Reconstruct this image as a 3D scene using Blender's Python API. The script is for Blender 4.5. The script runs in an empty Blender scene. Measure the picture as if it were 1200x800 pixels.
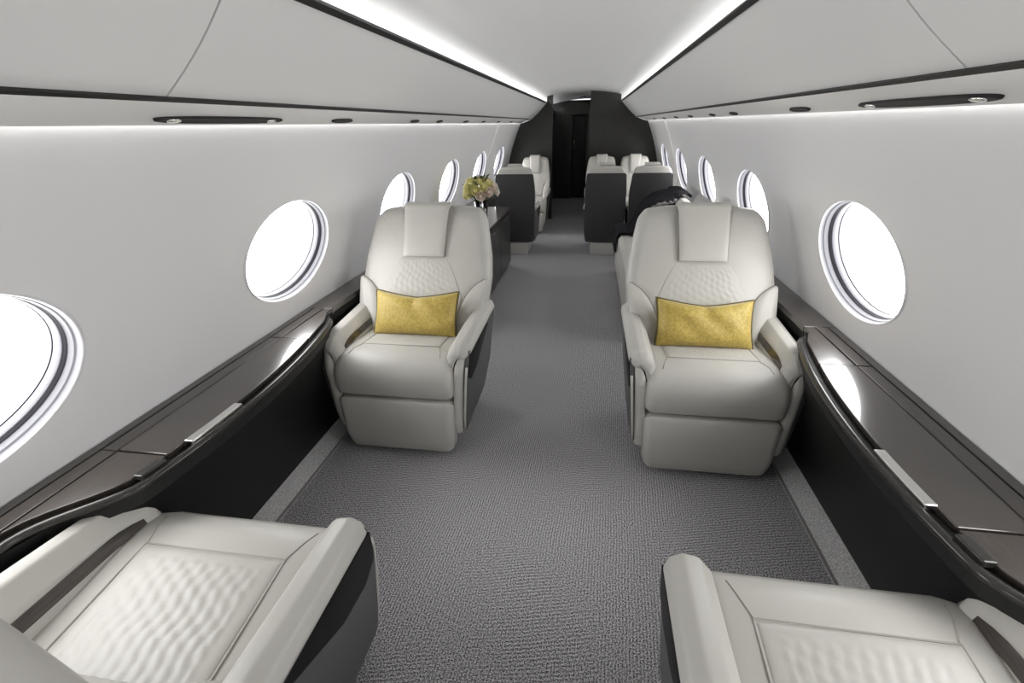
import bpy, math, random
from math import sin, cos, pi, sqrt, exp, atan2, hypot
from mathutils import Vector, Matrix
random.seed(7)
S = bpy.context.scene
COL = S.collection

# ------------------------------------------------------------------ materials
MATS = {}
def mat(name, base, rough=.5, metal=0., coat=0., coat_rough=.08, spec=.5, bump=None, vary=None, emit=None, trans=0.):
    m = bpy.data.materials.new(name); m.use_nodes = True
    nt = m.node_tree; b = nt.nodes['Principled BSDF']
    b.inputs['Base Color'].default_value = (*base, 1)
    b.inputs['Roughness'].default_value = rough
    b.inputs['Metallic'].default_value = metal
    b.inputs['Coat Weight'].default_value = coat
    b.inputs['Coat Roughness'].default_value = coat_rough
    b.inputs['Specular IOR Level'].default_value = spec
    b.inputs['Transmission Weight'].default_value = trans
    tc = nt.nodes.new('ShaderNodeTexCoord')
    if vary:                                  # (scale, amount, stretch)
        sc, am, st = vary
        mp = nt.nodes.new('ShaderNodeMapping'); mp.inputs['Scale'].default_value = st
        n = nt.nodes.new('ShaderNodeTexNoise'); n.inputs['Scale'].default_value = sc; n.inputs['Detail'].default_value = 6
        r = nt.nodes.new('ShaderNodeValToRGB')
        r.color_ramp.elements[0].position = .3; r.color_ramp.elements[1].position = .7
        r.color_ramp.elements[0].color = (*[c*(1-am) for c in base], 1)
        r.color_ramp.elements[1].color = (*[min(1, c*(1+am)) for c in base], 1)
        nt.links.new(tc.outputs['Object'], mp.inputs['Vector']); nt.links.new(mp.outputs[0], n.inputs['Vector'])
        nt.links.new(n.outputs['Fac'], r.inputs['Fac']); nt.links.new(r.outputs['Color'], b.inputs['Base Color'])
    if bump:                                  # (scale, strength, distance)
        n2 = nt.nodes.new('ShaderNodeTexNoise'); n2.inputs['Scale'].default_value = bump[0]; n2.inputs['Detail'].default_value = 4
        bp = nt.nodes.new('ShaderNodeBump'); bp.inputs['Strength'].default_value = bump[1]; bp.inputs['Distance'].default_value = bump[2]
        nt.links.new(tc.outputs['Object'], n2.inputs['Vector']); nt.links.new(n2.outputs['Fac'], bp.inputs['Height'])
        nt.links.new(bp.outputs[0], b.inputs['Normal'])
    if emit:
        b.inputs['Emission Color'].default_value = (*emit[0], 1); b.inputs['Emission Strength'].default_value = emit[1]
    MATS[name] = m
    return m

PANE = 6.6
COVE = 4.2
WASH = 6.
M_wall = mat('wall_panel', (.82, .815, .82), .55, bump=(160, .06, .001))
M_ceil = mat('ceiling_panel', (.82, .82, .815), .6)
M_bin = mat('bin_panel', (.84, .84, .83), .45, bump=(220, .05, .001))
M_psu = mat('service_panel', (.87, .86, .84), .45)
M_plastic = mat('window_plastic', (.72, .72, .74), .35)
M_bezel = mat('bezel_plastic', (.20, .20, .22), .5)
M_seal = mat('window_seal', (.006, .0055, .009), .7, spec=.15)
M_pane = mat('window_pane', (.9, .9, .9), .25, emit=((1., 1., 1.), PANE))
M_led = mat('cove_led', (.9, .9, .9), .5, emit=((1., .985, .97), COVE))
M_wash = mat('wash_led', (.9, .9, .9), .5, emit=((1., .985, .97), WASH))
M_leather = mat('cream_leather', (.50, .486, .452), .42, bump=(420, .12, .001), vary=(5, .03, (1, 1, 1)))
M_seam = mat('seam_thread', (.36, .34, .30), .7)
M_darkleather = mat('charcoal_leather', (.082, .082, .082), .45, bump=(420, .15, .001))
M_backpanel = mat('charcoal_back', (.034, .034, .036), .5, bump=(420, .15, .001))
M_pocket = mat('black_pocket', (.006, .006, .006), .6, spec=.3)
M_inlay = mat('wood_inlay', (.045, .038, .032), .25, coat=.5, vary=(9, .35, (30, 2, 30)))
M_wood = mat('dark_veneer', (.038, .030, .025), .30, coat=.6, coat_rough=.12, vary=(7, .35, (22, 1.4, 8)))
M_lid = mat('lid_veneer', (.041, .034, .029), .22, coat=.8, coat_rough=.05, vary=(7, .30, (22, 1.4, 8)))
M_blackpanel = mat('black_panel', (.0065, .0065, .0065), .5, bump=(300, .1, .001), spec=.3)
M_slot = mat('slot_black', (.004, .004, .004), .6)
M_rail = mat('smoked_rail', (.05, .048, .045), .22, metal=.5)
M_chrome = mat('chrome', (.85, .84, .82), .16, metal=1.)
M_trim = mat('dark_trim', (.010, .0095, .009), .5)
M_bulk = mat('bulkhead_veneer', (.017, .0165, .014), .38, coat=.25, vary=(5, .25, (12, 12, 1)))
M_black = mat('galley_black', (.004, .004, .0035), .4)
M_base = mat('seat_plinth', (.55, .54, .50), .45)
M_gold = None
M_piping = mat('pillow_piping', (.11, .085, .02), .6)
M_throw = mat('charcoal_throw', (.018, .017, .020), .95, bump=(90, .8, .01), spec=.1)
M_fringe = mat('grey_fringe', (.20, .19, .19), .95, bump=(160, 1., .01), spec=.1)
M_cushion = mat('grey_cushion', (.46, .45, .43), .8, bump=(350, .4, .002))
M_glass = mat('vase_glass', (.9, .93, .92), .03, trans=1.)
M_water = mat('vase_stems', (.05, .09, .03), .6)
M_rose_y = mat('rose_yellow', (.72, .66, .27), .6)
M_rose_w = mat('rose_white', (.75, .70, .60), .6)
M_rose_p = mat('rose_blush', (.70, .56, .46), .6)
M_leaf = mat('leaf_green', (.05, .075, .025), .6)
M_strip = mat('edge_strip', (.40, .39, .39), .35, metal=.3)

def carpet(name, dark, light, scale=230, wave=True):
    m = bpy.data.materials.new(name); m.use_nodes = True
    nt = m.node_tree; b = nt.nodes['Principled BSDF']; b.inputs['Roughness'].default_value = .95
    b.inputs['Specular IOR Level'].default_value = .1
    L = nt.links.new; tc = nt.nodes.new('ShaderNodeTexCoord')
    n = nt.nodes.new('ShaderNodeTexNoise'); n.inputs['Scale'].default_value = scale; n.inputs['Detail'].default_value = 2
    L(tc.outputs['Object'], n.inputs['Vector'])
    fac = n.outputs['Fac']
    if wave:
        # fine meandering ribs, two directions patched together by a slow noise
        ws = []
        for k, (rot, sc, dist) in enumerate(((.05, 30, 5.), (1.35, 26, 6.))):
            mp = nt.nodes.new('ShaderNodeMapping'); mp.inputs['Rotation'].default_value = (0, 0, rot)
            w = nt.nodes.new('ShaderNodeTexWave'); w.inputs['Scale'].default_value = sc
            w.inputs['Distortion'].default_value = dist; w.inputs['Detail'].default_value = 1; w.inputs['Detail Scale'].default_value = .12
            L(tc.outputs['Object'], mp.inputs['Vector']); L(mp.outputs[0], w.inputs['Vector']); ws.append(w)
        big = nt.nodes.new('ShaderNodeTexNoise'); big.inputs['Scale'].default_value = 1.6; big.inputs['Detail'].default_value = 1
        L(tc.outputs['Object'], big.inputs['Vector'])
        st = nt.nodes.new('ShaderNodeMapRange'); st.inputs['From Min'].default_value = .44; st.inputs['From Max'].default_value = .56
        L(big.outputs['Fac'], st.inputs['Value'])
        mx = nt.nodes.new('ShaderNodeMix'); L(st.outputs[0], mx.inputs[0]); L(ws[0].outputs['Fac'], mx.inputs[2]); L(ws[1].outputs['Fac'], mx.inputs[3])
        ad = nt.nodes.new('ShaderNodeMath'); ad.operation = 'MULTIPLY_ADD'; ad.inputs[1].default_value = .10
        L(mx.outputs[0], ad.inputs[0]); L(n.outputs['Fac'], ad.inputs[2])
        sub = nt.nodes.new('ShaderNodeMath'); sub.operation = 'SUBTRACT'; sub.inputs[1].default_value = .05
        L(ad.outputs[0], sub.inputs[0]); fac = sub.outputs[0]
    r = nt.nodes.new('ShaderNodeValToRGB'); r.color_ramp.elements[0].position = .38; r.color_ramp.elements[1].position = .66
    r.color_ramp.elements[0].color = (*dark, 1); r.color_ramp.elements[1].color = (*light, 1)
    L(fac, r.inputs['Fac']); L(r.outputs['Color'], b.inputs['Base Color'])
    bp = nt.nodes.new('ShaderNodeBump'); bp.inputs['Strength'].default_value = .5; bp.inputs['Distance'].default_value = .003
    L(fac, bp.inputs['Height']); L(bp.outputs[0], b.inputs['Normal'])
    return m
M_carpet = carpet('aisle_carpet', (.062, .060, .063), (.66, .645, .665))
M_sidecarpet = carpet('side_carpet', (.42, .415, .415), (.85, .84, .84), 260, False)

def brocade():
    m = bpy.data.materials.new('gold_brocade'); m.use_nodes = True
    nt = m.node_tree; b = nt.nodes['Principled BSDF']; L = nt.links.new
    tc = nt.nodes.new('ShaderNodeTexCoord')
    v = nt.nodes.new('ShaderNodeTexNoise'); v.inputs['Scale'].default_value = 70; v.inputs['Detail'].default_value = 3; v.inputs['Distortion'].default_value = 1.5
    r = nt.nodes.new('ShaderNodeValToRGB'); r.color_ramp.elements[0].position = .4; r.color_ramp.elements[1].position = .62
    r.color_ramp.elements[0].color = (.40, .29, .05, 1); r.color_ramp.elements[1].color = (.54, .40, .09, 1)
    L(tc.outputs['Object'], v.inputs['Vector']); L(v.outputs['Fac'], r.inputs['Fac']); L(r.outputs['Color'], b.inputs['Base Color'])
    b.inputs['Roughness'].default_value = .55; b.inputs['Sheen Weight'].default_value = .3
    bp = nt.nodes.new('ShaderNodeBump'); bp.inputs['Strength'].default_value = .25; bp.inputs['Distance'].default_value = .003
    L(v.outputs['Fac'], bp.inputs['Height']); L(bp.outputs[0], b.inputs['Normal'])
    return m
M_gold = brocade()

# ------------------------------------------------------------------ helpers
def tag(o, label=None, cat=None, group=None, kind=None):
    if label: o['label'] = label
    if cat: o['category'] = cat
    if group: o['group'] = group
    if kind: o['kind'] = kind
    return o

def empty(name, loc=(0, 0, 0), rz=0.):
    o = bpy.data.objects.new(name, None); COL.objects.link(o)
    o.empty_display_size = .05
    o.location = loc; o.rotation_euler = (0, 0, rz)
    return o

def mesh(name, verts, faces, m, parent=None, smooth=True, bevel=0., sub=0, seg=2, angle=None):
    me = bpy.data.meshes.new(name); me.from_pydata([tuple(v) for v in verts], [], faces); me.validate(); me.update()
    import bmesh
    bm = bmesh.new(); bm.from_mesh(me); bmesh.ops.recalc_face_normals(bm, faces=bm.faces); bm.to_mesh(me); bm.free()
    for p in me.polygons: p.use_smooth = smooth
    if angle is not None: me.set_sharp_from_angle(angle=angle)
    me.materials.append(m)
    o = bpy.data.objects.new(name, me); COL.objects.link(o)
    if parent is not None: o.parent = parent
    if bevel:
        b = o.modifiers.new('bevel', 'BEVEL'); b.width = bevel; b.segments = seg; b.limit_method = 'ANGLE'; b.harden_normals = True
    if sub:
        s = o.modifiers.new('sub', 'SUBSURF'); s.levels = sub; s.render_levels = sub
    return o

class MB:
    def __init__(s): s.v = []; s.f = []
    def add(s, v, f):
        k = len(s.v); s.v += [tuple(p) for p in v]; s.f += [[i+k for i in q] for q in f]; return s
    def box(s, x0, x1, y0, y1, z0, z1):
        v = [(x, y, z) for x in (x0, x1) for y in (y0, y1) for z in (z0, z1)]
        return s.add(v, [[0, 1, 3, 2], [4, 6, 7, 5], [0, 4, 5, 1], [2, 3, 7, 6], [0, 2, 6, 4], [1, 5, 7, 3]])
    def loft(s, rings, caps=True, closed=True):
        n = len(rings[0]); v = [p for r in rings for p in r]; f = []
        for i in range(len(rings)-1):
            for j in range(n if closed else n-1):
                a = i*n+j; b = i*n+(j+1) % n; f.append([a, b, b+n, a+n])
        if caps:
            f.append(list(range(n))[::-1]); f.append([(len(rings)-1)*n+j for j in range(n)])
        return s.add(v, f)
    def tube(s, path, r, n=8, closed=False):
        P = [Vector(p) for p in path]; rings = []
        up = Vector((0, 0, 1)); prev = None
        for i, p in enumerate(P):
            if closed: t = (P[(i+1) % len(P)]-P[i-1])
            else: t = P[min(i+1, len(P)-1)]-P[max(i-1, 0)]
            t.normalize()
            if prev is None:
                a = t.cross(up)
                if a.length < .05: a = t.cross(Vector((1, 0, 0)))
            else: a = prev-t*prev.dot(t)
            a.normalize(); prev = a; b = t.cross(a)
            rr = r(i/(len(P)-1)) if callable(r) else r
            rings.append([tuple(p+(a*cos(2*pi*k/n)+b*sin(2*pi*k/n))*rr) for k in range(n)])
        if closed: rings.append(rings[0]); return s.loft(rings, False)
        return s.loft(rings)
    def ell(s, c, r, p=2., nu=24, nv=14, rot=None):
        sg = lambda a, e: math.copysign(abs(a)**e, a)
        e = 2./p; R = rot or Matrix.Identity(3); rings = []
        for i in range(1, nv):
            ph = -pi/2+pi*i/nv
            rings.append([tuple(R @ Vector((r[0]*sg(cos(ph), e)*sg(cos(2*pi*j/nu), e), r[1]*sg(cos(ph), e)*sg(sin(2*pi*j/nu), e), r[2]*sg(sin(ph), e)))+Vector(c)) for j in range(nu)])
        return s.loft(rings)
    def build(s, name, m, parent=None, **k): return mesh(name, s.v, s.f, m, parent, **k)

def fillet(pts, r, n=5):
    out = []; N = len(pts)
    for i in range(N):
        p = Vector(pts[i]); a = Vector(pts[i-1])-p; b = Vector(pts[(i+1) % N])-p
        rr = r[i] if isinstance(r, (list, tuple)) else r
        la, lb = a.length, b.length; a.normalize(); b.normalize()
        ang = a.angle(b)
        if rr < 1e-5 or ang > pi-.02: out.append(tuple(p)); continue
        d = min(rr/math.tan(ang/2), la*.48, lb*.48)
        p0 = p+a*d; p1 = p+b*d
        for k in range(n+1):
            t = k/n; out.append(tuple(p0*(1-t)**2+p*2*t*(1-t)+p1*t*t))
    return out

def inset(poly, d):
    if abs(d) < 1e-6: return list(poly)
    N = len(poly); A = sum(poly[i][0]*poly[(i+1) % N][1]-poly[(i+1) % N][0]*poly[i][1] for i in range(N))
    sg = 1 if A > 0 else -1; out = []
    for i in range(N):
        p = Vector(poly[i]); a = p-Vector(poly[i-1]); b = Vector(poly[(i+1) % N])-p
        if a.length < 1e-7: a = b
        if b.length < 1e-7: b = a
        na = Vector((-a.y, a.x)).normalized(); nb = Vector((-b.y, b.x)).normalized()
        n = na+nb
        if n.length < 1e-6: n = na
        n.normalize(); out.append(tuple(p+n*sg*d/max(.5, n.dot(na))))
    return out

def rex(poly, w0, w1, R, mapf, n=5, R1=None):
    """extrude a closed 2D outline from w0 to w1 with rounded ends of radius R; mapf(a,b,w)->xyz"""
    R1 = R if R1 is None else R1
    rings = []
    for k in range(n+1):
        t = pi/2*k/n; rings.append((w0+R*(1-cos(t)), R*(1-sin(t))))
    for k in range(n+1):
        t = pi/2*(1-k/n); rings.append((w1-R1*(1-cos(t)), R1*(1-sin(t))))
    return [[mapf(a, b, w) for a, b in inset(poly, d)] for w, d in rings]

def patch(front, back, nu, nv):
    """closed shell between two point grids"""
    v = [front(i/nu, j/nv) for j in range(nv+1) for i in range(nu+1)]
    k = len(v); v += [back(i/nu, j/nv) for j in range(nv+1) for i in range(nu+1)]
    W = nu+1; f = []
    for j in range(nv):
        for i in range(nu):
            a = j*W+i; f.append([a, a+1, a+1+W, a+W]); b = a+k; f.append([b, b+W, b+1+W, b+1])
    bd = [i for i in range(W)]+[j*W+nu for j in range(1, nv+1)]+[nv*W+i for i in range(nu-1, -1, -1)]+[j*W for j in range(nv-1, 0, -1)]
    for i in range(len(bd)):
        a, b = bd[i], bd[(i+1) % len(bd)]; f.append([a, a+k, b+k, b])
    return v, f

def copy_tree(o, parent=None):
    c = o.copy(); COL.objects.link(c)
    if parent is not None: c.parent = parent
    for ch in list(o.children): copy_tree(ch, c)
    return c

# ------------------------------------------------------------------ the cabin shell
Y0, Y1, YE = -1.5, 7.9, 10.6
WA, WB, WTILT, WZ, WX = .314, .2205, .2545, .95, 1.125
WY = lambda i: .606+1.26*i
def wallx(z): return 1.125-.26*(z-.95)-.2*(z-.95)**2
ZW0, ZW1 = .55, 1.50

def st(o, kind='structure'): o['kind'] = kind; return o

# floor, side carpets
mb = MB(); mb.box(-1.03, 1.03, Y0, YE, -.05, 0); st(mb.build('floor', M_carpet, smooth=False))
for s, nm in ((-1, 'left'), (1, 'right')):
    prof = [(s*1.03, -.05), (s*1.03, .006), (s*1.128, .03), (s*1.35, .03), (s*1.35, -.05)]
    mb = MB(); mb.loft([[(x, y, z) for x, z in prof] for y in (Y0, YE)])
    st(mb.build('baseboard_'+nm, M_sidecarpet, smooth=False))
    mb = MB(); mb.box(min(s*1.022, s*1.034), max(s*1.022, s*1.034), Y0, Y1, .0, .0085)
    st(mb.build('trim_1' if s < 0 else 'trim_2', M_strip, smooth=False))

# side walls with the oval openings
NW = 7
for s, nm in ((-1, 'left'), (1, 'right')):
    mb = MB()
    for i in range(-1, 6):
        yc = WY(i); y0, y1 = yc-.63, yc+.63
        if i == -1: y0 = Y0
        if i == 5: y1 = Y1+.1
        angs = sorted([2*pi*k/72 for k in range(72)]+[atan2(z-WZ, y-yc) % (2*pi) for y in (y0, y1) for z in (ZW0, ZW1)])
        rings = []
        for k in range(9):
            t = k/8; ring = []
            for a in angs:
                ea, eb = WA-.002, WB-.002
                q = 1/sqrt((cos(a)/ea)**2+(sin(a)/(eb*cos(WTILT)))**2)
                ty = (y1-yc)/cos(a) if cos(a) > 1e-9 else ((y0-yc)/cos(a) if cos(a) < -1e-9 else 1e9)
                tz = (ZW1-WZ)/sin(a) if sin(a) > 1e-9 else ((ZW0-WZ)/sin(a) if sin(a) < -1e-9 else 1e9)
                R = min(ty, tz); rr = q+(R-q)*t
                y = yc+rr*cos(a); z = WZ+rr*sin(a); ring.append((s*wallx(z), y, z))
            rings.append(ring)
        mb.loft(rings, False)
    # outer skin so the wall has thickness
    zs = [ZW0+(ZW1-ZW0)*k/8 for k in range(9)]
    mb.loft([[(s*(wallx(z)+.12), y, z) for z in zs] for y in (Y0, Y1+.1)], False, False)
    st(mb.build('wall_'+nm, M_wall))

def window(n, s, i):
    w = empty('window_%d' % n, (s*WX, WY(i), WZ)); st(w)
    def P(a, dr, dn):
        u = (WA-dr)*cos(a); v = (WB-dr)*sin(a)
        # v runs up the inclined wall, dn outward along its normal
        return (s*(-v*sin(WTILT)+dn*cos(WTILT)), u, v*cos(WTILT)+dn*sin(WTILT))
    N = 72
    def ring(prof, name, m):
        mb = MB(); mb.loft([[P(2*pi*k/N, r, d) for k in range(N)] for r, d in prof], False)
        return mb.build(name, m, w)
    ring([(-.008, .012), (-.007, -.001), (-.003, -.005), (.002, -.005), (.005, -.001), (.0055, .002)], 'lip', M_plastic)
    ring([(.005, .001), (.006, .008), (.0065, .012), (.009, .0135), (.010, .016), (.0105, .026), (.0125, .029)], 'bezel', M_bezel)
    ring([(.010, .027), (.0122, .0285), (.0128, .036), (.0122, .046)], 'seal', M_seal)
    ring([(.0115, .046), (.0105, .0445), (.012, .0425), (.0145, .045), (.0155, .058), (.016, .066)], 'inner_bezel', M_bezel)
    ring([(.015, .0655), (.0165, .066), (.017, .069)], 'inner_seal', M_seal)
    ring([(.0165, .069), (.0168, .076), (.019, .090)], 'shade_track', M_bezel)
    mb = MB()
    mb.loft([[P(2*pi*k/N, r, d) for k in range(N)] for r, d in ((.015, .092), (.015, .083), (.10, .082), (.19, .0815))])
    mb.build('pane', M_pane, w, angle=.6)
    return w
n = 0
for s in (-1, 1):
    for i in range(-1, 6):
        n += 1; window(n, s, i)

# raised wall lining aft of the divider
for s in (-1, 1):
    zs = [.66+(1.43-.66)*k/10 for k in range(11)]
    mb = MB(); mb.loft([[(s*(wallx(z)-d), y, z) for z in zs] for y, d in ((6.02, -.01), (6.02, .018), (6.07, .018), (6.07, -.01))], False, False)
    st(mb.build('trim_3' if s < 0 else 'trim_4', M_wall, angle=.5))

# ceiling vault
def ceilz(x): return 1.862-.20*x*x
xs = [-.74+1.48*k/24 for k in range(25)]
mb = MB(); mb.loft([[(x, y, ceilz(x)) for x in xs]+[(x, y, ceilz(x)+.04) for x in xs[::-1]] for y in (Y0, YE)])
st(mb.build('ceiling', M_ceil, angle=.6))
# closing wall behind the camera and the far end
def section(n=14):
    right = [(1.12, 0.03), (wallx(.64), .64)]+[(wallx(z), z) for z in (.8, .95, 1.1, 1.25, 1.35, 1.44)]
    right += [(.92, 1.447), (.775, 1.497), (.66, 1.61), (.5465, 1.715)]
    top = [(x, ceilz(x)-.002) for x in (.54, .45, .3, .15)]
    return right, top
def bulk_poly(x0, x1):
    """section outline between x0 and x1 (both on one side allowed to cross 0)"""
    r, t = section(); pts = [(1.10, 0.032)]+r[1:]+t+[(0, ceilz(0)-.002)]
    full = pts+[(-x, z) for x, z in pts[::-1][1:]]
    out = []
    for k, (x, z) in enumerate(full):
        if k:
            xa, za = full[k-1]
            for xc in (x1, x0):
                if (xa-xc)*(x-xc) < 0: out.append((xc, za+(z-za)*(xc-xa)/(x-xa)))
        if x0 <= x <= x1: out.append((x, z))
    if x1 < 1.0: out = [(x1, .001)]+out
    if x0 > -1.0: out = out+[(x0, .001)]
    return out
def slab(name, x0, x1, y0, y1, m):
    p = bulk_poly(x0, x1); mb = MB(); mb.loft([[(x, y, z) for x, z in p] for y in (y0, y1)])
    return st(mb.build(name, m, smooth=False))
slab('wall_rear', -2, 2, Y0+.02, Y0+.06, M_wall)
slab('wall_bulkhead_left', -2, -.455, Y1, Y1+.06, M_bulk)
slab('wall_bulkhead_right', .10, 2, Y1, Y1+.06, M_bulk)
# passage beyond the bulkhead
for s, x in ((-1, -.60), (1, .26)):
    p = bulk_poly(min(x, x+s*.04), max(x, x+s*.04))
    mb = MB(); mb.loft([[(a, y, z-.02 if z > 1 else z) for a, z in p] for y in (Y1+.08, YE-.1)])
    st(mb.build('wall_passage_left' if s < 0 else 'wall_passage_right', M_bulk, smooth=False))
# arched galley wall at the end of the passage, with a dark doorway
arch = [(-.60, .001), (-.25, .001), (-.25, 1.58), (.03, 1.58), (.03, .001), (.26, .001), (.26, 1.62)]+[(.26-.86*k/12, 1.62+.19*sin(pi*k/12)) for k in range(1, 12)]+[(-.60, 1.62)]
mb = MB(); mb.loft([[(x, y, z) for x, z in arch] for y in (YE-.32, YE-.26)]); st(mb.build('wall_galley', M_bulk, smooth=False))
mb = MB(); mb.box(-.66, .32, YE-.10, YE-.06, .001, 1.84); st(mb.build('wall_front', M_black, smooth=False))
d = empty('door_1', (-.11, YE-.22, 0)); st(d)
mb = MB(); mb.box(-.13, .13, 0, .03, .005, 1.56); mb.build('door_leaf', M_black, d, smooth=False, bevel=.004)
mb = MB(); mb.tube([(-.10, -.03, .95), (-.10, -.03, 1.12)], .008); mb.box(-.106, -.094, -.03, .01, .955, .965); mb.box(-.106, -.094, -.03, .01, 1.105, 1.115)
mb.build('handle', M_chrome, d)
t = empty('ceiling_downlight', (-.05, 9.7, ceilz(.05)-.004))
tag(t, 'small round downlight in the passage ceiling past the dark bulkheads', 'light')
ring = [[((r)*cos(2*pi*k/20), r*sin(2*pi*k/20), z) for k in range(20)] for r, z in ((.06, .004), (.058, -.006), (.044, -.006), (.042, .002))]
mb = MB(); mb.loft(ring, False); mb.build('bezel', M_chrome, t)
mb = MB(); mb.loft([[(.043*cos(2*pi*k/20), .043*sin(2*pi*k/20), z) for k in range(20)] for z in (.002, -.002)]); mb.build('lens', mat('downlight_lens', (.9, .9, .9), .3, emit=((1, .95, .85), 12)), t)

# overhead panels, their dark trims, service strips and hidden light coves
def sheet(pts, th, y0, y1, s):
    """pts = (x,z) polyline, thickened outward/up by th"""
    P = [Vector(p) for p in pts]; up = []
    for i, p in enumerate(P):
        t = P[min(i+1, len(P)-1)]-P[max(i-1, 0)]; nn = Vector((-t.y, t.x)).normalized()
        if nn.y < 0: nn = -nn
        up.append(p+nn*th)
    ring = [(p.x, p.y) for p in P]+[(p.x, p.y) for p in up[::-1]]
    return [[(s*x, y, z) for x, z in ring] for y in (y0, y1)]
def curve_pts(a, b, sag, n=8):
    A, B = Vector(a), Vector(b); t = B-A; nn = Vector((t.y, -t.x)).normalized()
    if nn.y > 0: nn = -nn
    return [tuple(A+t*k/n+nn*sag*sin(pi*k/n)) for k in range(n+1)]
SEAM = 1.03
for s, side in ((-1, 'left'), (1, 'right')):
    op = curve_pts((.556, 1.708), (.773, 1.502), .010)
    seam_block = MB().loft(sheet([(x+.012, z+.012) for x, z in op], .004, SEAM-.012, SEAM+.012, s)).build('seam_light_block_1' if s < 0 else 'seam_light_block_2', M_trim); st(seam_block)  # dark strip added behind the locker seam to stop cove light leaking through
    for y0, y1, lb in ((Y0+.08, SEAM-.003, 'near'), (SEAM+.003, Y1-.01, 'far')):
        o = MB().loft(sheet(op, .015, y0, y1, s)).build('overhead_locker', M_bin, angle=.6)
        tag(o, {'near': 'short white overhead locker front at the near %s, before the thin seam' % side,
                'far': 'long white overhead locker front along the %s, running past the thin seam to the bulkhead' % side}[lb], 'locker', 'white overhead lockers')
    for (x, z), nm in (((.548, 1.714), 'upper'), ((.776, 1.498), 'lower')):
        c = (x, z); tw = .0095 if nm == 'upper' else .005
        # slim rail, tilted like the panel
        d = Vector((.212, -.201)).normalized(); e = Vector((d.y, -d.x))
        rect = [Vector(c)+d*a*tw*1.0+e*b*.012 for a, b in ((-1.2, -.15), (1, -.15), (1, .5), (-1.2, .5))]
        if nm == 'upper': rect = [Vector(c)+d*a*tw+e*b*.012 for a, b in ((-1, .5), (1, .5), (1, -1.2), (-1, -1.2))]
        mb = MB(); mb.loft([[(s*p.x, y, p.y) for p in rect] for y in (Y0+.08, Y1-.005)])
        o = mb.build('overhead_rail', M_trim, smooth=False, bevel=.002)
        tag(o, 'slim black rail along the %s edge of the %s overhead panels' % (nm, side), 'rail')
    # service strip
    sp = [(.787, 1.4935), (.83, 1.481), (.88, 1.466), (.915, 1.4535), (.924, 1.447)]
    root = empty('service_panel', (0, 0, 0))
    tag(root, 'narrow white passenger service strip with lamp units above the %s windows' % side, 'service panel')
    MB().loft(sheet(sp, .012, Y0+.08, Y1-.01, s)).build('strip', M_psu, root, angle=.6)
    for yc, ln in ((.30, .05), (1.36, .26), (2.05, .085), (2.95, .06), (3.45, .05), (4.2, .06), (4.9, .05), (5.7, .06), (6.6, .06)):
        slope = atan2(-.0475, .128)
        def Q(y, t, hgt):      # t across the strip, hgt below it
            x = .890+t*cos(slope)+hgt*sin(slope)*1; z = 1.4612+t*sin(slope)-hgt*cos(slope)
            return (s*x, y, z)
        N = 36; sg = lambda a, e: math.copysign(abs(a)**e, a)
        rings = [[Q(yc+(ln*k1)*sg(cos(2*pi*k/N), .8), (.019 if ln > .1 else .016)*k2*sg(sin(2*pi*k/N), .8), hh) for k in range(N)] for k1, k2, hh in ((1, 1, -.004), (1, 1, .004), (.97, .9, .0055), (.9, .7, .0045), (.5, .4, .004))]
        h = MB().loft(rings).build('lamp_housing', M_slot, root)
        if ln > .1:
            for q in (-.2, .2):
                rr = [[Q(yc+q+.022*k1*cos(2*pi*k/16), .010*k1*sin(2*pi*k/16), hh) for k in range(16)] for k1, hh in ((1, 0), (1, .0065), (.7, .008), (.3, .0085))]
                MB().loft(rr).build('reading_lens', M_chrome, h)
    # light coves (hidden strips)
    mb = MB(); mb.box(min(s*.668, s*.715), max(s*.668, s*.715), Y0+.1, YE-.4, 1.712, 1.718)
    o = mb.build('cove_light', M_led, smooth=False); tag(o, 'hidden light strip in the cove above the %s overhead panels' % side, 'light')
    mb = MB(); mb.box(min(s*.625, s*.74), max(s*.625, s*.74), Y0+.08, YE-.35, 1.700, 1.708)
    mb.box(min(s*.732, s*.74), max(s*.732, s*.74), Y0+.08, YE-.35, 1.704, ceilz(.74)); st(mb.build('trim_5' if s < 0 else 'trim_6', M_ceil, smooth=False))
    mb = MB(); mb.box(min(s*.885, s*.922), max(s*.885, s*.922), Y0+.1, Y1-.05, 1.492, 1.496)
    o = mb.build('wash_light', M_wash, smooth=False); tag(o, 'hidden wash light strip behind the %s service strip' % side, 'light')
    mb = MB(); mb.box(min(s*.80, s*.97), max(s*.80, s*.97), Y0+.08, Y1-.03, 1.502, 1.51); st(mb.build('trim_7' if s < 0 else 'trim_8', M_psu, smooth=False))

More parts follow.
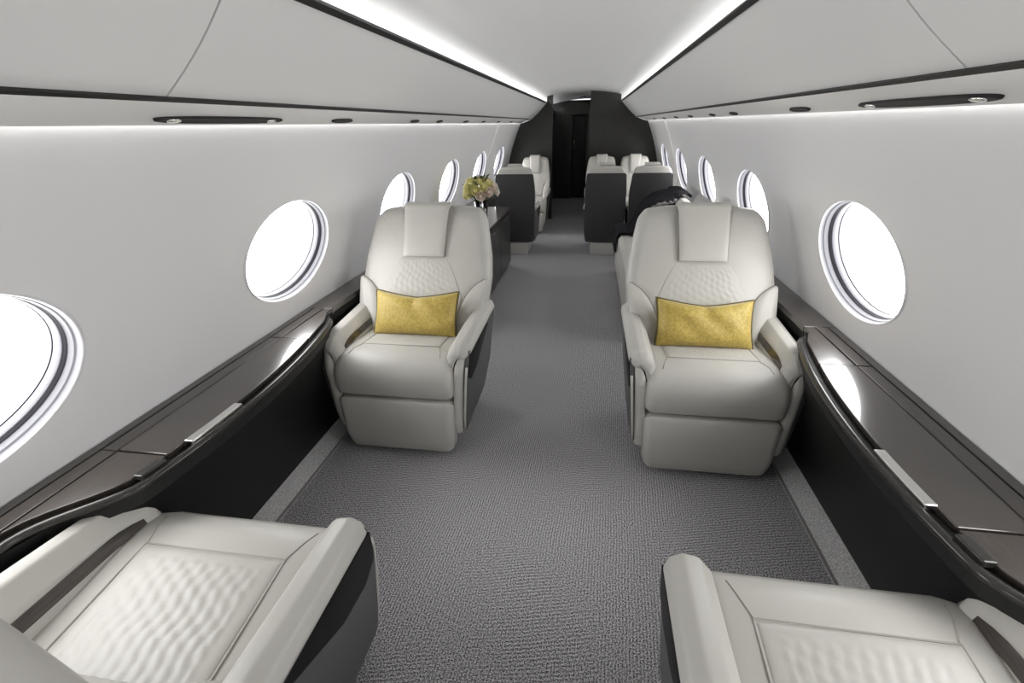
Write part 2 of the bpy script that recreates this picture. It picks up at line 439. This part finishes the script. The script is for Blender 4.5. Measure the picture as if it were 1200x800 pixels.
# ------------------------------------------------------------------ side ledges
def edge(y):
    a = .900+.185*(y-1.14)**2; 
    sm = lambda t: 0 if t < 0 else 1 if t > 1 else t*t*(3-2*t)
    m = sm((y-.56)/.22)*sm((2.02-y)/.20)
    r = 1.066 if y < 1.2 else 1.062
    return r+(min(a, r)-r)*m
ZL = .64
for s, side in ((-1, 'left'), (1, 'right')):
    root = empty('side_ledge', (s*1.1, 1.2, 0)); base = Vector((s*1.1, 1.2, 0))
    tag(root, 'dark glossy wood side ledge with bulging black front under the %s windows' % side, 'side ledge')
    off = lambda p: (p[0]-base.x, p[1]-base.y, p[2])
    ys = [Y0+.1+(Y1-.12-Y0-.1)*k/180 for k in range(181)]
    def strip(xa, xb, ya, yb, z0, z1, name, m, bev=.003):
        n = max(1, int((yb-ya)/.03)); rings = []
        for k in range(n+1):
            y = ya+(yb-ya)*k/n; a = xa(y) if callable(xa) else xa; b = xb(y) if callable(xb) else xb
            rings.append([off((s*a, y, z0)), off((s*b, y, z0)), off((s*b, y, z1)), off((s*a, y, z1))])
        return MB().loft(rings).build(name, m, root, smooth=False, bevel=bev)
    lip = lambda y: edge(y)+.034*min(1, max(0, 1-((y-1.2)/.78)**8)) if abs(y-1.2) < .78 else edge(y)
    xin = lambda y: edge(y)
    wx = wallx(.64)-.003
    # carcase
    strip(lambda y: edge(y)+.006, lambda y: wallx(.61)-.004, Y0+.1, Y1-.02, .575, .624, 'carcase', M_slot, 0)
    # top boards with fine gaps
    g = .0025
    strip(xin, wx, Y0+.1, .42, .612, ZL, 'top_board', M_wood)
    strip(xin, wx, 1.98, Y1-.02, .612, ZL, 'top_board', M_wood)
    strip(1.152+g, wx, .42, 1.98, .622, ZL, 'top_board', M_wood)
    strip(1.10+g, 1.152-g, .87, 1.63-g, .622, ZL, 'top_board', M_wood)
    strip(1.10+g, 1.152-g, .42+g, .87-g, .622, ZL, 'top_board', M_wood)
    strip(1.10+g, 1.152-g, 1.63+g, 1.98-g, .622, ZL, 'top_board', M_wood)
    strip(lip, 1.10-g, .42+g, .87-g, .622, ZL, 'top_board', M_wood)
    strip(lip, 1.10-g, 1.63+g, 1.98-g, .622, ZL, 'top_board', M_wood)
    lid = strip(lip, 1.10-g, .87+g, 1.63-g, .622, ZL+.002, 'table_lid', M_lid)
    # slanted black front
    rings = []
    N = 110
    for k in range(N+1):
        y = Y0+.1+(Y1-.12-Y0)*k/N; e = edge(y); b = 1.118
        col = []
        for q in range(9):
            t = q/8; x = b+(e+.004-b)*(t**1.25); z = .026+(.612-.026)*t
            col.append(off((s*x, y, z)))
        col2 = [off((s*1.17, y, .612)), off((s*1.17, y, .026))]
        rings.append(col+col2)
    MB().loft(rings).build('front_panel', M_blackpanel, root, angle=.7)
    # rail following the bulge
    path = [off((s*(edge(y)+.004), y, .624)) for y in [.50+1.38*k/60 for k in range(61)]]
    MB().tube(path, .0115, 10).build('edge_rail', M_rail, root)
    # latch plates on the lid edge
    for ya, yb, nm in ((.93, 1.13, 'latch'), (.78, .85, 'latch')):
        strip(lambda y: lip(y)-.024, lambda y: lip(y)+.004, ya, yb, .628, ZL+.006, nm, M_chrome if ya > .9 else M_rail, .004)

# ------------------------------------------------------------------ lounge chairs
def lounge_chair(name, aisle, loc, rz, slope=.55, lean=.035, W=1., H=1., rear=False, curl=9., wide=.90):
    """aisle = +1/-1: which local x side carries the pocket; front faces local -y"""
    root = empty(name, loc, rz)
    X = lambda p: (p[0]*W, p[1], p[2]*H)
    def B(mb, nm, m, par=root, **k):
        mb.v = [X(p) for p in mb.v]; return mb.build(nm, m, par, **k)
    # plinth
    mb = MB(); mb.loft(rex(fillet([(-.21, -.24), (.21, -.24), (.21, .225), (-.21, .225)], .03), .001, .15, .006, lambda a, b, w: (a, b, w)))
    B(mb, 'plinth', M_base, angle=.6)
    mb = MB(); mb.box(-.255, .255, -.28, .19, .14, .33); B(mb, 'seat_pan', M_darkleather, smooth=False, bevel=.02)
    # seat cushion: outline in (y,z), extruded across x
    top = [(.20, .470), (.10, .478), (0, .487), (-.12, .499), (-.22, .510), (-.29, .512), (-.345, .498), (-.385, .462), (-.402, .415), (-.400, .365), (-.388, .325)]
    prof = top+[(-.372, .312), (.20, .312)]
    mb = MB(); mb.loft(rex(fillet(prof, [0]*10+[.012, .012, .02], 3), -.283, .283, .045, lambda a, b, w: (w*(1-.03*max(0, (b-.44)/.07)), a, b)))
    cush = B(mb, 'seat_cushion', M_leather, angle=.9)
    import bisect
    def topz(y):
        pts = sorted(top[:8]); 
        for i in range(len(pts)-1):
            if pts[i][0] <= y <= pts[i+1][0]:
                t = (y-pts[i][0])/(pts[i+1][0]-pts[i][0]); t = t
                return pts[i][1]+(pts[i+1][1]-pts[i][1])*t
        return pts[0][1] if y < pts[0][0] else pts[-1][1]
    # quilted seat panel and its border
    def quilt(u, v, k=11., amp=.0030):
        a = abs(sin(pi*(u*k+.22*sin(v*21)))); b = abs(sin(pi*(v*k*.8+u*k*.5)))
        return amp*(a**.5)*(b**.5)
    hwq = .185
    def fr(i, j):
        x = -hwq+2*hwq*i; y = -.235+.43*j; e = min(i, 1-i, j*1.2, 1)*2*hwq
        ed = 1-exp(-e/.008)
        q = quilt(i, j*1.1, 13) if abs(i-.5) < .40 and j > .07 else .001
        return (x, y, topz(y)-.001+ed*(.0035+q))
    mb = MB(); mb.add(*patch(fr, lambda i, j: (-hwq+2*hwq*i, -.235+.43*j, topz(-.235+.43*j)-.012), 64, 60))
    sp = B(mb, 'quilted_seat_panel', M_leather, cush)
    mb = MB()
    mb.tube([(-hwq-.003, .19, topz(.19)+.0005), (-hwq-.003, 0, topz(0)+.0005), (-hwq-.003, -.12, topz(-.12)+.0005), (-hwq-.003, -.237, topz(-.237)+.0005), (hwq+.003, -.237, topz(-.237)+.0005), (hwq+.003, -.12, topz(-.12)+.0005), (hwq+.003, 0, topz(0)+.0005), (hwq+.003, .19, topz(.19)+.0005)], .0028, 6)
    for q in (-1, 1): mb.tube([(q*hwq, -.237, topz(-.237)+.0005), (q*(hwq+.02), -.29, topz(-.29)), (q*(hwq+.03), -.33, topz(-.33)+.0)], .002, 6)
    B(mb, 'seat_seam', M_seam, cush)
    # leg rest
    lr = [(-.393, .305), (-.402, .285), (-.405, .20), (-.400, .10), (-.385, .035), (-.37, .025), (-.31, .03), (-.30, .305)]
    def lm(a, b, w): return (w*(1-.05*max(0, (.30-b)/.28)-.05*max(0, (.085-b)/.06)**2), a, b)
    mb = MB(); mb.loft(rex(fillet(lr, [.01, .0, .0, .0, .012, .012, .02, .01], 3), -.278, .278, .038, lm))
    B(mb, 'leg_rest', M_leather, angle=.9)
    # backrest: silhouette in (x,z) pushed through its thickness, leaning back
    ZB = .40
    SW = 1.07 if rear else 1.
    sil = [(.285, ZB), (.315, .50), (.338, .60), (.346, .70), (.338, .80), (.318, .90), (.298, .985), (.262, 1.026), (.16, 1.040), (0, 1.043)]
    sil = sil+[(-x, z) for x, z in sil[::-1][1:]]
    silf = fillet(sil, [.03]+[.08]*6+[.05, .1, 0]+[.1, .05]+[.08]*6+[.03], 3)[:]
    yb = lambda z: lean+(min(z, curl)-.5)*slope+max(0, z-curl)*.12
    cs = 1/sqrt(1+slope*slope)
    def bm_(a, b, w): return (a, yb(b)+w/cs, b)
    rings = rex(silf, 0., .125, .055, bm_, R1=.03, n=7)
    in35 = inset(silf, .055)
    extra = [[bm_(a*k, .72+(b-.72)*k, w) for a, b in in35] for w, k in ((-.012, .3), (-.0115, .5), (-.010, .7), (-.006, .85), (-.002, .95))]
    mb = MB(); mb.loft(extra+rings)
    back = B(mb, 'backrest', M_leather, angle=.9)
    fz = lambda x, z: yb(z)-.012/cs           # front face
    # rear shell
    pan = fillet([(x*SW, z) for x, z in ((-.29, .16), (.29, .16), (.315, .50), (.322, .75), (.300, .965), (-.300, .965), (-.322, .75), (-.315, .50))], .04)
    def pm(a, b, w): return (a, max(yb(b)+.125/cs, .222)+w, b)
    mb = MB(); mb.loft(rex(pan, -.03, .014, .006, pm)); B(mb, 'back_shell', M_backpanel, angle=.6)
    # headrest flap folded over the top
    hp = []
    for k in range(31):
        t = k/30
        if t < .72: z = .822+(1.046-.822)*t/.72; y = yb(z)-.013/cs-.016
        else:
            a = (t-.72)/.28*pi*.75; z = 1.046+.022*sin(a); y = yb(1.046)-.013/cs-.016+.075*(1-cos(a))/1.7
        hp.append((y, z))
    def hfr(i, j):
        k = min(29, int(j*30)); t = j*30-k; y = hp[k][0]*(1-t)+hp[k+1][0]*t; z = hp[k][1]*(1-t)+hp[k+1][1]*t
        e = min(i, 1-i)*.22; pf = .012*(1-exp(-e/.012))*(1-exp(-(j*.28)/.012)); hw = .108+.016*j
        return ((i-.5)*2*hw, y-pf*.9, z+pf*.3*(j > .7))
    def hbk(i, j):
        k = min(29, int(j*30)); t = j*30-k; hw = .108+.016*j
        return ((i-.5)*2*hw, hp[k][0]*(1-t)+hp[k+1][0]*t+.016, hp[k][1]*(1-t)+hp[k+1][1]*t-.012*(j > .7))
    mb = MB(); mb.add(*patch(hfr, hbk, 24, 30)); hd = B(mb, 'headrest', M_leather, back, angle=1.)
    mb = MB()
    for q in (-1, 1): mb.tube([(q*(.1105+.016*j), yb(z)-.016, z) for j, z in ((0, .822), (.3, .90), (.6, .97), (1., 1.038))], .005, 6)
    mb.tube([(-.11, yb(.822)-.017, .819), (.11, yb(.822)-.017, .819)], .003, 6)
    B(mb, 'headrest_seam', M_seam, back)
    # quilted middle of the back
    def qh(z): return .125+.085*max(0, min(1, (.80-z)/.16))**.8
    def qf(i, j):
        z = .50+.31*j; hw = qh(z); e = min(i, 1-i)*2*hw; ee = min(e, (1-j)*.31)
        q = quilt(i, j, 13, .0034) if .06 < i < .94 else .001
        return ((i-.5)*2*hw, fz(0, z)-(1-exp(-ee/.02))*(.0015+q), z)
    mb = MB(); mb.add(*patch(qf, lambda i, j: ((i-.5)*2*qh(.50+.31*j), fz(0, .50+.31*j)+.012, .50+.31*j), 64, 60))
    B(mb, 'quilted_back_panel', M_leather, back)
    # side bolsters low on the back
    for q in (-1, 1):
        c = (.365, .44); ra, rb = .185, .285
        def rim(z): 
            for (xa, za), (xb, zb) in zip(sil[:9], sil[1:10]):
                if za <= z <= zb: return xa+(xb-xa)*(z-za)/(zb-za)
            return .30
        def bp_(i, j, dpt):
            z = .45+.268*j
            xi = c[0]-ra*sqrt(max(0, 1-((z-c[1])/rb)**2)); xo = max(rim(z)-.006, xi+.004)
            x = xi+(xo-xi)*i
            h = (1-(1-min(1, i*2.2))**3)*(1-(max(0, j-.25)/.75)**2)*(1-.75*max(0, (i-.7)/.3)**2)
            return (q*x, fz(x, z)-(.030*h+.002)+dpt, z)
        mb = MB(); mb.add(*patch(lambda i, j: bp_(i, j, 0), lambda i, j: (bp_(i, j, 0)[0], fz(0, .45+.268*j)+.02, .45+.268*j), 24, 30))
        bo = B(mb, 'side_bolster', M_leather, back)
        pth = []
        for k in range(20):
            z = .47+.247*k/19; xi = c[0]-ra*sqrt(max(0, 1-((z-c[1])/rb)**2)); pth.append((q*(min(xi, rim(z))-.002), fz(0, z)-.003, z))
        mb = MB(); mb.tube(pth, .0032, 6); B(mb, 'bolster_seam', M_seam, bo)
    # arms, inlay, side panels, pocket
    for q, role in ((aisle, 'aisle'), (-aisle, 'window')):
        ap = fillet([(.236, .42), (.243, .50), (.262, .565), (.290, .600), (.325, .607), (.354, .592), (.365, .562), (.354, .538), (.326, .522), (.295, .46)], [.005, .02, .02, .02, .02, .02, .02, .02, .02, .02], 4)
        def am(a, b, w):
            t = max(0, (-.20-w)/.145)
            if role == 'window' and a > .28: a = .28+(a-.28)*(wide-(.72*min(1, t) if wide > 1 else 0)); b = b+max(0, b-.55)*(.25 if wide > 1 else 0)
            return (q*(a-.012*t*t), w, b-(.040*t*t if b > .46 else 0))
        mb = MB(); mb.loft(rex(ap, -.355, .20, .045, am, R1=.02, n=7)); arm = B(mb, 'armrest', M_leather, angle=.9)
        # inner skirt between pad and seat
        mb = MB(); mb.loft(rex(fillet([(-.375, .20), (-.362, .12), (.05, .13), (.18, .26), (.20, .53), (-.345, .53), (-.375, .44)], [.02, .03, .1, .1, .02, .02, .06], 4), .255, .300, .018, lambda a, b, w: (q*(w+.03*max(0, (b-.1)/.4)), a, b), n=3))
        B(mb, 'arm_skirt', M_leather, angle=.7)
        mb = MB(); mb.loft(rex(fillet([(-.355, .22), (-.345, .135), (.06, .145), (.20, .27), (.235, .545), (-.33, .545), (-.36, .44)], [.02, .03, .1, .1, .02, .01, .05], 4), .296, .314, .005, lambda a, b, w: (q*(w+.035*max(0, (b-.1)/.4)), a, b), n=3))
        sd = B(mb, 'side_panel', M_darkleather, angle=.7)
        if role == 'window':
            # wood inlay let into the sloping inner face
            P0, P1 = Vector((.2455, .511)), Vector((.2545, .541)); nn = Vector((-(P1-P0).y, (P1-P0).x)).normalized()
            pts = []
            for y in [-.295+.355*k/12 for k in range(13)]: pts.append([am(p.x+nn.x*h, p.y+nn.y*h, y) for p, h in ((P0, -.004), (P1, -.004), (P1, .0022), (P0, .0022))])
            B(MB().loft(pts), 'wood_inlay', M_inlay, arm, smooth=False)
        else:
            pk = fillet([(-.335, .527), (-.347, .42), (-.29, .385), (-.18, .40), (.0, .495), (.06, .527)], [.01, .02, .03, .06, .04, .01], 4)
            mb = MB(); mb.loft(rex(pk, .310, .3185, .003, lambda a, b, w: (q*(w+.035*max(0, (b-.1)/.4)), a, b), n=2))
            B(mb, 'side_pocket', M_pocket, sd, angle=.7)
            mb = MB(); mb.tube([(q*(.308+.035*max(0, (z-.1)/.4)), y, z) for y, z in ((-.345, .14), (-.362, .22), (-.368, .35), (-.364, .43), (-.356, .475))], .0055, 8)
            B(mb, 'side_piping', M_leather, sd)
    return root

CX = .685
c = lounge_chair('lounge_chair', 1, (-CX, 2.115, 0), 0)
tag(c, 'cream leather lounge chair with gold pillow on the left, facing the camera', 'chair', 'cream club chairs')
c = lounge_chair('lounge_chair', -1, (CX+.012, 2.125, 0), 0)
tag(c, 'cream leather lounge chair with gold pillow on the right, facing the camera', 'chair', 'cream club chairs')
c = lounge_chair('lounge_chair', -1, (-CX-.02, .462, 0), pi, slope=.49, lean=.065, curl=.76, wide=1.08)
tag(c, 'empty cream lounge chair at the near left, cut by the bottom edge, with quilted seat', 'chair', 'cream club chairs')
c = lounge_chair('lounge_chair', 1, (CX+.018, .462, 0), pi, slope=.49, lean=.065, curl=.76, wide=1.08)
tag(c, 'empty cream lounge chair at the near right, cut by the bottom edge, with quilted seat', 'chair', 'cream club chairs')
# far group around the conference table
for (x, y, rz, ai, lb) in ((-.70, 5.80, pi, -1, 'cream seat with charcoal back turned to the camera, beside the flowers'),
                           (.325, 5.85, pi, 1, 'cream seat with charcoal back turned to the camera, right of the aisle'),
                           (.820, 5.85, pi, 1, 'cream seat with charcoal back turned to the camera, behind the dark throw'),
                           (-.655, 7.15, 0, 1, 'far cream seat facing the camera, left of the passage'),
                           (.30, 7.15, 0, -1, 'far cream seat facing the camera, just right of the passage'),
                           (.765, 7.15, 0, -1, 'far cream seat facing the camera, against the right wall')):
    c = lounge_chair('cabin_seat', ai, (x, y, 0), rz, slope=.14, lean=.065, W=.67 if rz else .625, H=.955, rear=bool(rz))
    tag(c, lb, 'seat', 'seats in the far group')

# ------------------------------------------------------------------ gold pillows
def pillow(loc, tilt, rz, label):
    root = empty('throw_pillow', loc, rz); root.rotation_euler = (-tilt, 0, rz)
    tag(root, label, 'pillow', 'gold pillows')
    a, b, T = .213, .114, .060
    def out(u, v):
        x = a*u*(1-.05*(1-v*v)*(abs(u)**3)); z = b*v*(1-.26*(1-abs(u)**1.3)*max(0, v)-.05*(1-u*u))
        return x, z
    def th(u, v):
        t = T*((1-u**4)*(1-v**4))**.55
        return t*(1-.45*exp(-(u/.12)**2-((v-1.)/.5)**2))
    def fr(i, j):
        u, v = 2*i-1, 2*j-1; x, z = out(u, v); return (x, -th(u, v)-.001+.004*sin(u*9+v*5)*(1-u*u)*(1-v*v), z)
    def bk(i, j):
        u, v = 2*i-1, 2*j-1; x, z = out(u, v); return (x, th(u, v)*.95+.001, z)
    mb = MB(); mb.add(*patch(fr, bk, 48, 32)); mb.build('pillow_body', M_gold, root)
    pth = [out(-1+2*k/20, -1) for k in range(20)]+[out(1, -1+2*k/12) for k in range(12)]+[out(1-2*k/20, 1) for k in range(20)]+[out(-1, 1-2*k/12) for k in range(12)]
    mb = MB(); mb.tube([(x, 0, z) for x, z in pth], .0058, 8, closed=True); mb.build('piping', M_piping, root)
pillow((-.676, 2.085, .588), .48, .0, 'gold brocade pillow with dark piping on the left lounge chair')
pillow((.690, 2.095, .588), .48, -.0, 'gold brocade pillow with dark piping on the right lounge chair')

# ------------------------------------------------------------------ credenza, vase and roses
cr = empty('credenza', (-.86, 4.15, 0)); tag(cr, 'dark glossy credenza on the left behind the lounge chair, carrying the roses', 'cabinet')
mb = MB(); mb.box(-.15, .165, -.95, .95, .03, .60); mb.build('body', M_bulk, cr, smooth=False, bevel=.006)
mb = MB(); mb.box(-.17, .185, -.965, .965, .603, .632); mb.build('top', M_lid, cr, smooth=False, bevel=.005)
mb = MB(); mb.box(-.14, .13, -.93, .93, .001, .035); mb.build('plinth', M_black, cr, smooth=False)
for k in range(3):
    y0 = -.93+.622*k
    mb = MB(); mb.box(.166, .178, y0, y0+.612, .05, .585); dr = mb.build('door', M_bulk, cr, smooth=False, bevel=.004)
    mb = MB(); mb.box(.178, .19, y0+.25, y0+.36, .545, .555); mb.build('handle', M_chrome, dr, smooth=False, bevel=.003)
VX, VY, VZ = -.775, 4.12, .632
vs = empty('flower_vase', (VX, VY, VZ)); tag(vs, 'clear glass vase of roses on the dark credenza', 'vase')
def lathe(prof, n=28): return [[(r*cos(2*pi*k/n), r*sin(2*pi*k/n), z) for k in range(n)] for r, z in prof]
mb = MB(); mb.loft(lathe([(.001, .0), (.045, .0), (.05, .01), (.052, .10), (.062, .215), (.058, .215), (.048, .10), (.046, .016), (.001, .014)]), False); mb.build('glass', M_glass, vs)
fo = MB()
for k in range(22):
    a = random.uniform(0, 2*pi); r = random.uniform(.0, .03); R = random.uniform(.06, .13)
    fo.tube([(r*cos(a), r*sin(a), .02), (r*.8*cos(a+.3), r*.8*sin(a+.3), .16), (R*cos(a), R*sin(a), .27)], .003, 5)
o = fo.build('flower_stems', M_water); o.location = (VX, VY, VZ); tag(o, 'dark green rose stems and foliage in the glass vase', 'stems', kind='stuff')
def leaf(mb, p, d, L):
    d = d.normalized(); sd = d.cross(Vector((0, 0, 1)))
    if sd.length < .1: sd = Vector((1, 0, 0))
    sd.normalize(); n_ = sd.cross(d)
    P = [p, p+d*L*.35+sd*L*.26+n_*.005, p+d*L*.7+sd*L*.2, p+d*L-n_*.01, p+d*L*.7-sd*L*.2, p+d*L*.35-sd*L*.26+n_*.005]
    Q = [v-n_*.0015 for v in P]
    mb.add(P+Q, [[0, 1, 2, 3, 4, 5], [11, 10, 9, 8, 7, 6]]+[[i, i+6, (i+1) % 6+6, (i+1) % 6] for i in range(6)])
lf = MB()
for k in range(46):
    a = random.uniform(0, 2*pi); e = random.uniform(-.5, 1.3); d = Vector((cos(a)*cos(e), sin(a)*cos(e), sin(e)))
    leaf(lf, d*random.uniform(.05, .10), d+Vector((0, 0, random.uniform(-.4, .3))), random.uniform(.05, .08))
o = lf.build('rose_leaves', M_leaf, smooth=False); o.location = (VX, VY, VZ+.285); tag(o, 'dark leaves filling the gaps between the roses', 'leaves', kind='stuff')
# one rose: a bud and curled petals in a single head
def rose_mesh():
    mb = MB()
    mb.ell((0, 0, .006), (.014, .014, .020), 2, 12, 8)
    for ringn, (n_, r0, h, op) in enumerate(((3, .014, .024, .1), (4, .020, .022, .35), (5, .027, .018, .75))):
        for k in range(n_):
            a0 = 2*pi*k/n_+ringn*.5; wd = 2*pi/n_*.62
            def P(i, j, t):
                a = a0+(i-.5)*2*wd; rr = r0*(.45+.6*sin(j*pi*.55))+op*.010*j*j+t; z = -.018+(h+.016)*j*(1-.12*(2*i-1)**2)-op*.006*j**3
                return (rr*cos(a), rr*sin(a), z)
            mb.add(*patch(lambda i, j: P(i, j, 0), lambda i, j: P(i, j, -.0015), 6, 5))
    return mb
rm = rose_mesh()
protos = {}
dirs = []
for k in range(26):
    z = 1-1.35*(k+.5)/26; a = 2.39996*k; dirs.append(Vector((cos(a)*sqrt(max(0, 1-z*z)), sin(a)*sqrt(max(0, 1-z*z)), z)))
for k, d in enumerate(dirs):
    kind = ('yellow', 'white', 'yellow', 'blush', 'yellow')[k % 5]
    m = {'yellow': M_rose_y, 'white': M_rose_w, 'blush': M_rose_p}[kind]
    if kind not in protos:
        o = mesh('rose', rm.v, rm.f, m); protos[kind] = o
    else:
        o = protos[kind].copy(); COL.objects.link(o)
    r = Vector((.135*d.x, .135*d.y, .10*d.z))*random.uniform(.88, 1.08)
    o.location = Vector((VX, VY, VZ+.285))+r
    o.rotation_euler = d.to_track_quat('Z', 'Y').to_euler(); sc = random.uniform(.95, 1.25); o.scale = (sc, sc, sc)
    tag(o, {'yellow': 'pale yellow rose head in the bouquet on the credenza', 'white': 'creamy white rose head in the bouquet on the credenza', 'blush': 'blush beige rose head in the bouquet on the credenza'}[kind], 'rose', kind+' roses in the bouquet')

# ------------------------------------------------------------------ sofa with throw and cushion
sf = empty('sofa', (.75, 4.05, 0)); tag(sf, 'long cream sofa along the right wall behind the lounge chair', 'sofa')
YA, YB = -.92, .93
mb = MB(); mb.box(-.29, .26, YA+.01, YB-.01, .03, .26); mb.build('base', M_darkleather, sf, smooth=False, bevel=.01)
mb = MB(); mb.box(-.26, .24, YA+.03, YB-.03, .001, .035); mb.build('plinth', M_black, sf, smooth=False)
for k in range(2):
    y0 = YA+k*.927
    pr_ = fillet([(-.31, .09), (-.315, .43), (-.28, .455), (.14, .435), (.14, .265), (-.28, .265), (-.285, .09)], [.01, .03, .03, .02, .01, .01, .008], 4)
    mb = MB(); mb.loft(rex(pr_, y0+.003, y0+.92, .02, lambda a, b, w: (a, w, b))); mb.build('seat_cushion', M_leather, sf, angle=.8)
    pb = fillet([(.09, .43), (.17, .775), (.205, .80), (.262, .80), (.278, .75), (.27, .43)], [.02, .03, .03, .03, .02, .02], 4)
    mb = MB(); mb.loft(rex(pb, y0+.003, y0+.92, .025, lambda a, b, w: (a, w, b))); mb.build('back_cushion', M_leather, sf, angle=.8)
# throw
th_root = empty('throw_blanket', (.75, 4.78, 0)); tag(th_root, 'charcoal throw blanket heaped over the far end of the cream sofa', 'blanket')
tp = [(-.335, .30), (-.335, .42), (-.315, .478), (-.24, .490), (-.17, .51), (-.12, .62), (-.06, .72), (.02, .775), (.12, .80), (.20, .835), (.285, .838), (.292, .80)]
def tpt(t):
    f = t*(len(tp)-1); k = min(len(tp)-2, int(f)); u = f-k
    p = [Vector(tp[max(0, min(len(tp)-1, k+q))]) for q in (-1, 0, 1, 2)]
    return .5*((2*p[1])+(-p[0]+p[2])*u+(2*p[0]-5*p[1]+4*p[2]-p[3])*u*u+(-p[0]+3*p[1]-3*p[2]+p[3])*u**3)
def wr(i, j): return .014*sin(i*17+j*6)*sin(j*9+1.3)+.012*sin(i*31-j*13)
def tf(i, j):
    p = tpt(j); y = (-.24+.50*i)*(1-.10*sin(j*7)); w = wr(i, j)
    edge_drop = -.05*max(0, abs(i-.5)-.42)/.08 if .3 < j < .8 else 0
    fl = .0 if .12 < j < .3 else 1
    return (p.x-abs(w)*.7*fl, y+w*.7, p.y+abs(w)*.8*fl+edge_drop)
def tb(i, j):
    x, y, z = tf(i, j); p = tpt(j)
    if .38 < j < .78: return (x+.10, y, max(.50, z-.10))
    return (x+(.012 if j < .16 or j > .92 else 0), y, z-(.010 if .1 < j < .95 else 0))
mb = MB(); mb.add(*patch(tf, tb, 40, 60)); mb.build('blanket', M_throw, th_root)
fr_ = MB()
pth = [tf(.0, .50+.28*k/24) for k in range(25)]
pth = [(x+.006*sin(k*2.1), y-.006, z+.008+.006*sin(k*1.7)) for k, (x, y, z) in enumerate(pth)]
fr_.tube(pth, lambda t: .014+.004*sin(t*40), 8)
fr_.build('fluffy_edge', M_fringe, th_root)
# grey cushion leaning on the sofa back
cu = empty('sofa_cushion', (.925, 3.72, .70)); cu.rotation_euler = (0, .25, 0)
tag(cu, 'pale grey cushion standing against the sofa back, behind the right lounge chair', 'cushion')
def cf(sgn):
    def f(i, j):
        u, v = 2*i-1, 2*j-1; t = .055*((1-u**4)*(1-v**4))**.6
        return (sgn*(t+.001), (.23)*u*(1-.05*(1-v*v)), .23*v*(1-.05*(1-u*u)))
    return f
mb = MB(); mb.add(*patch(cf(-1), cf(1), 28, 28)); mb.build('cushion_body', M_cushion, cu)
pth = [(0, .23*cos(a)*(abs(cos(a))**-1 if abs(cos(a)) > abs(sin(a)) else abs(sin(a))**-1), .23*sin(a)*(abs(cos(a))**-1 if abs(cos(a)) > abs(sin(a)) else abs(sin(a))**-1)) for a in [2*pi*k/48 for k in range(48)]]
mb = MB(); mb.tube([(0, y*.985, z*.985) for x, y, z in pth], .005, 6, closed=True); mb.build('welt', M_cushion, cu)

# ------------------------------------------------------------------ camera, world, colour
f, yaw, pit, rol = 552.7, .1639, .4312, -.0226
cy, sy, cp, sp_ = cos(yaw), sin(yaw), cos(pit), sin(pit)
fw = Vector((-sy*cp, cy*cp, -sp_)); rt = Vector((cy, sy, 0)); up = rt.cross(fw)
r2 = cos(rol)*rt+sin(rol)*up; u2 = -sin(rol)*rt+cos(rol)*up
cam = bpy.data.cameras.new('camera'); co = bpy.data.objects.new('camera', cam); COL.objects.link(co)
cam.sensor_width = 36; cam.sensor_fit = 'HORIZONTAL'; cam.lens = 36*f/1200; cam.clip_start = .02
co.matrix_world = Matrix(((r2.x, u2.x, -fw.x, .1492), (r2.y, u2.y, -fw.y, 0), (r2.z, u2.z, -fw.z, 1.4315), (0, 0, 0, 1)))
S.camera = co
w = bpy.data.worlds.new('world'); S.world = w; w.use_nodes = True
w.node_tree.nodes['Background'].inputs[0].default_value = (.9, .95, 1, 1); w.node_tree.nodes['Background'].inputs[1].default_value = 1.
vs_ = S.view_settings; S.display_settings.display_device = 'sRGB'
vs_.view_transform = 'Standard'; vs_.look = 'None'; vs_.exposure = .52; vs_.gamma = 1.; vs_.use_curve_mapping = False
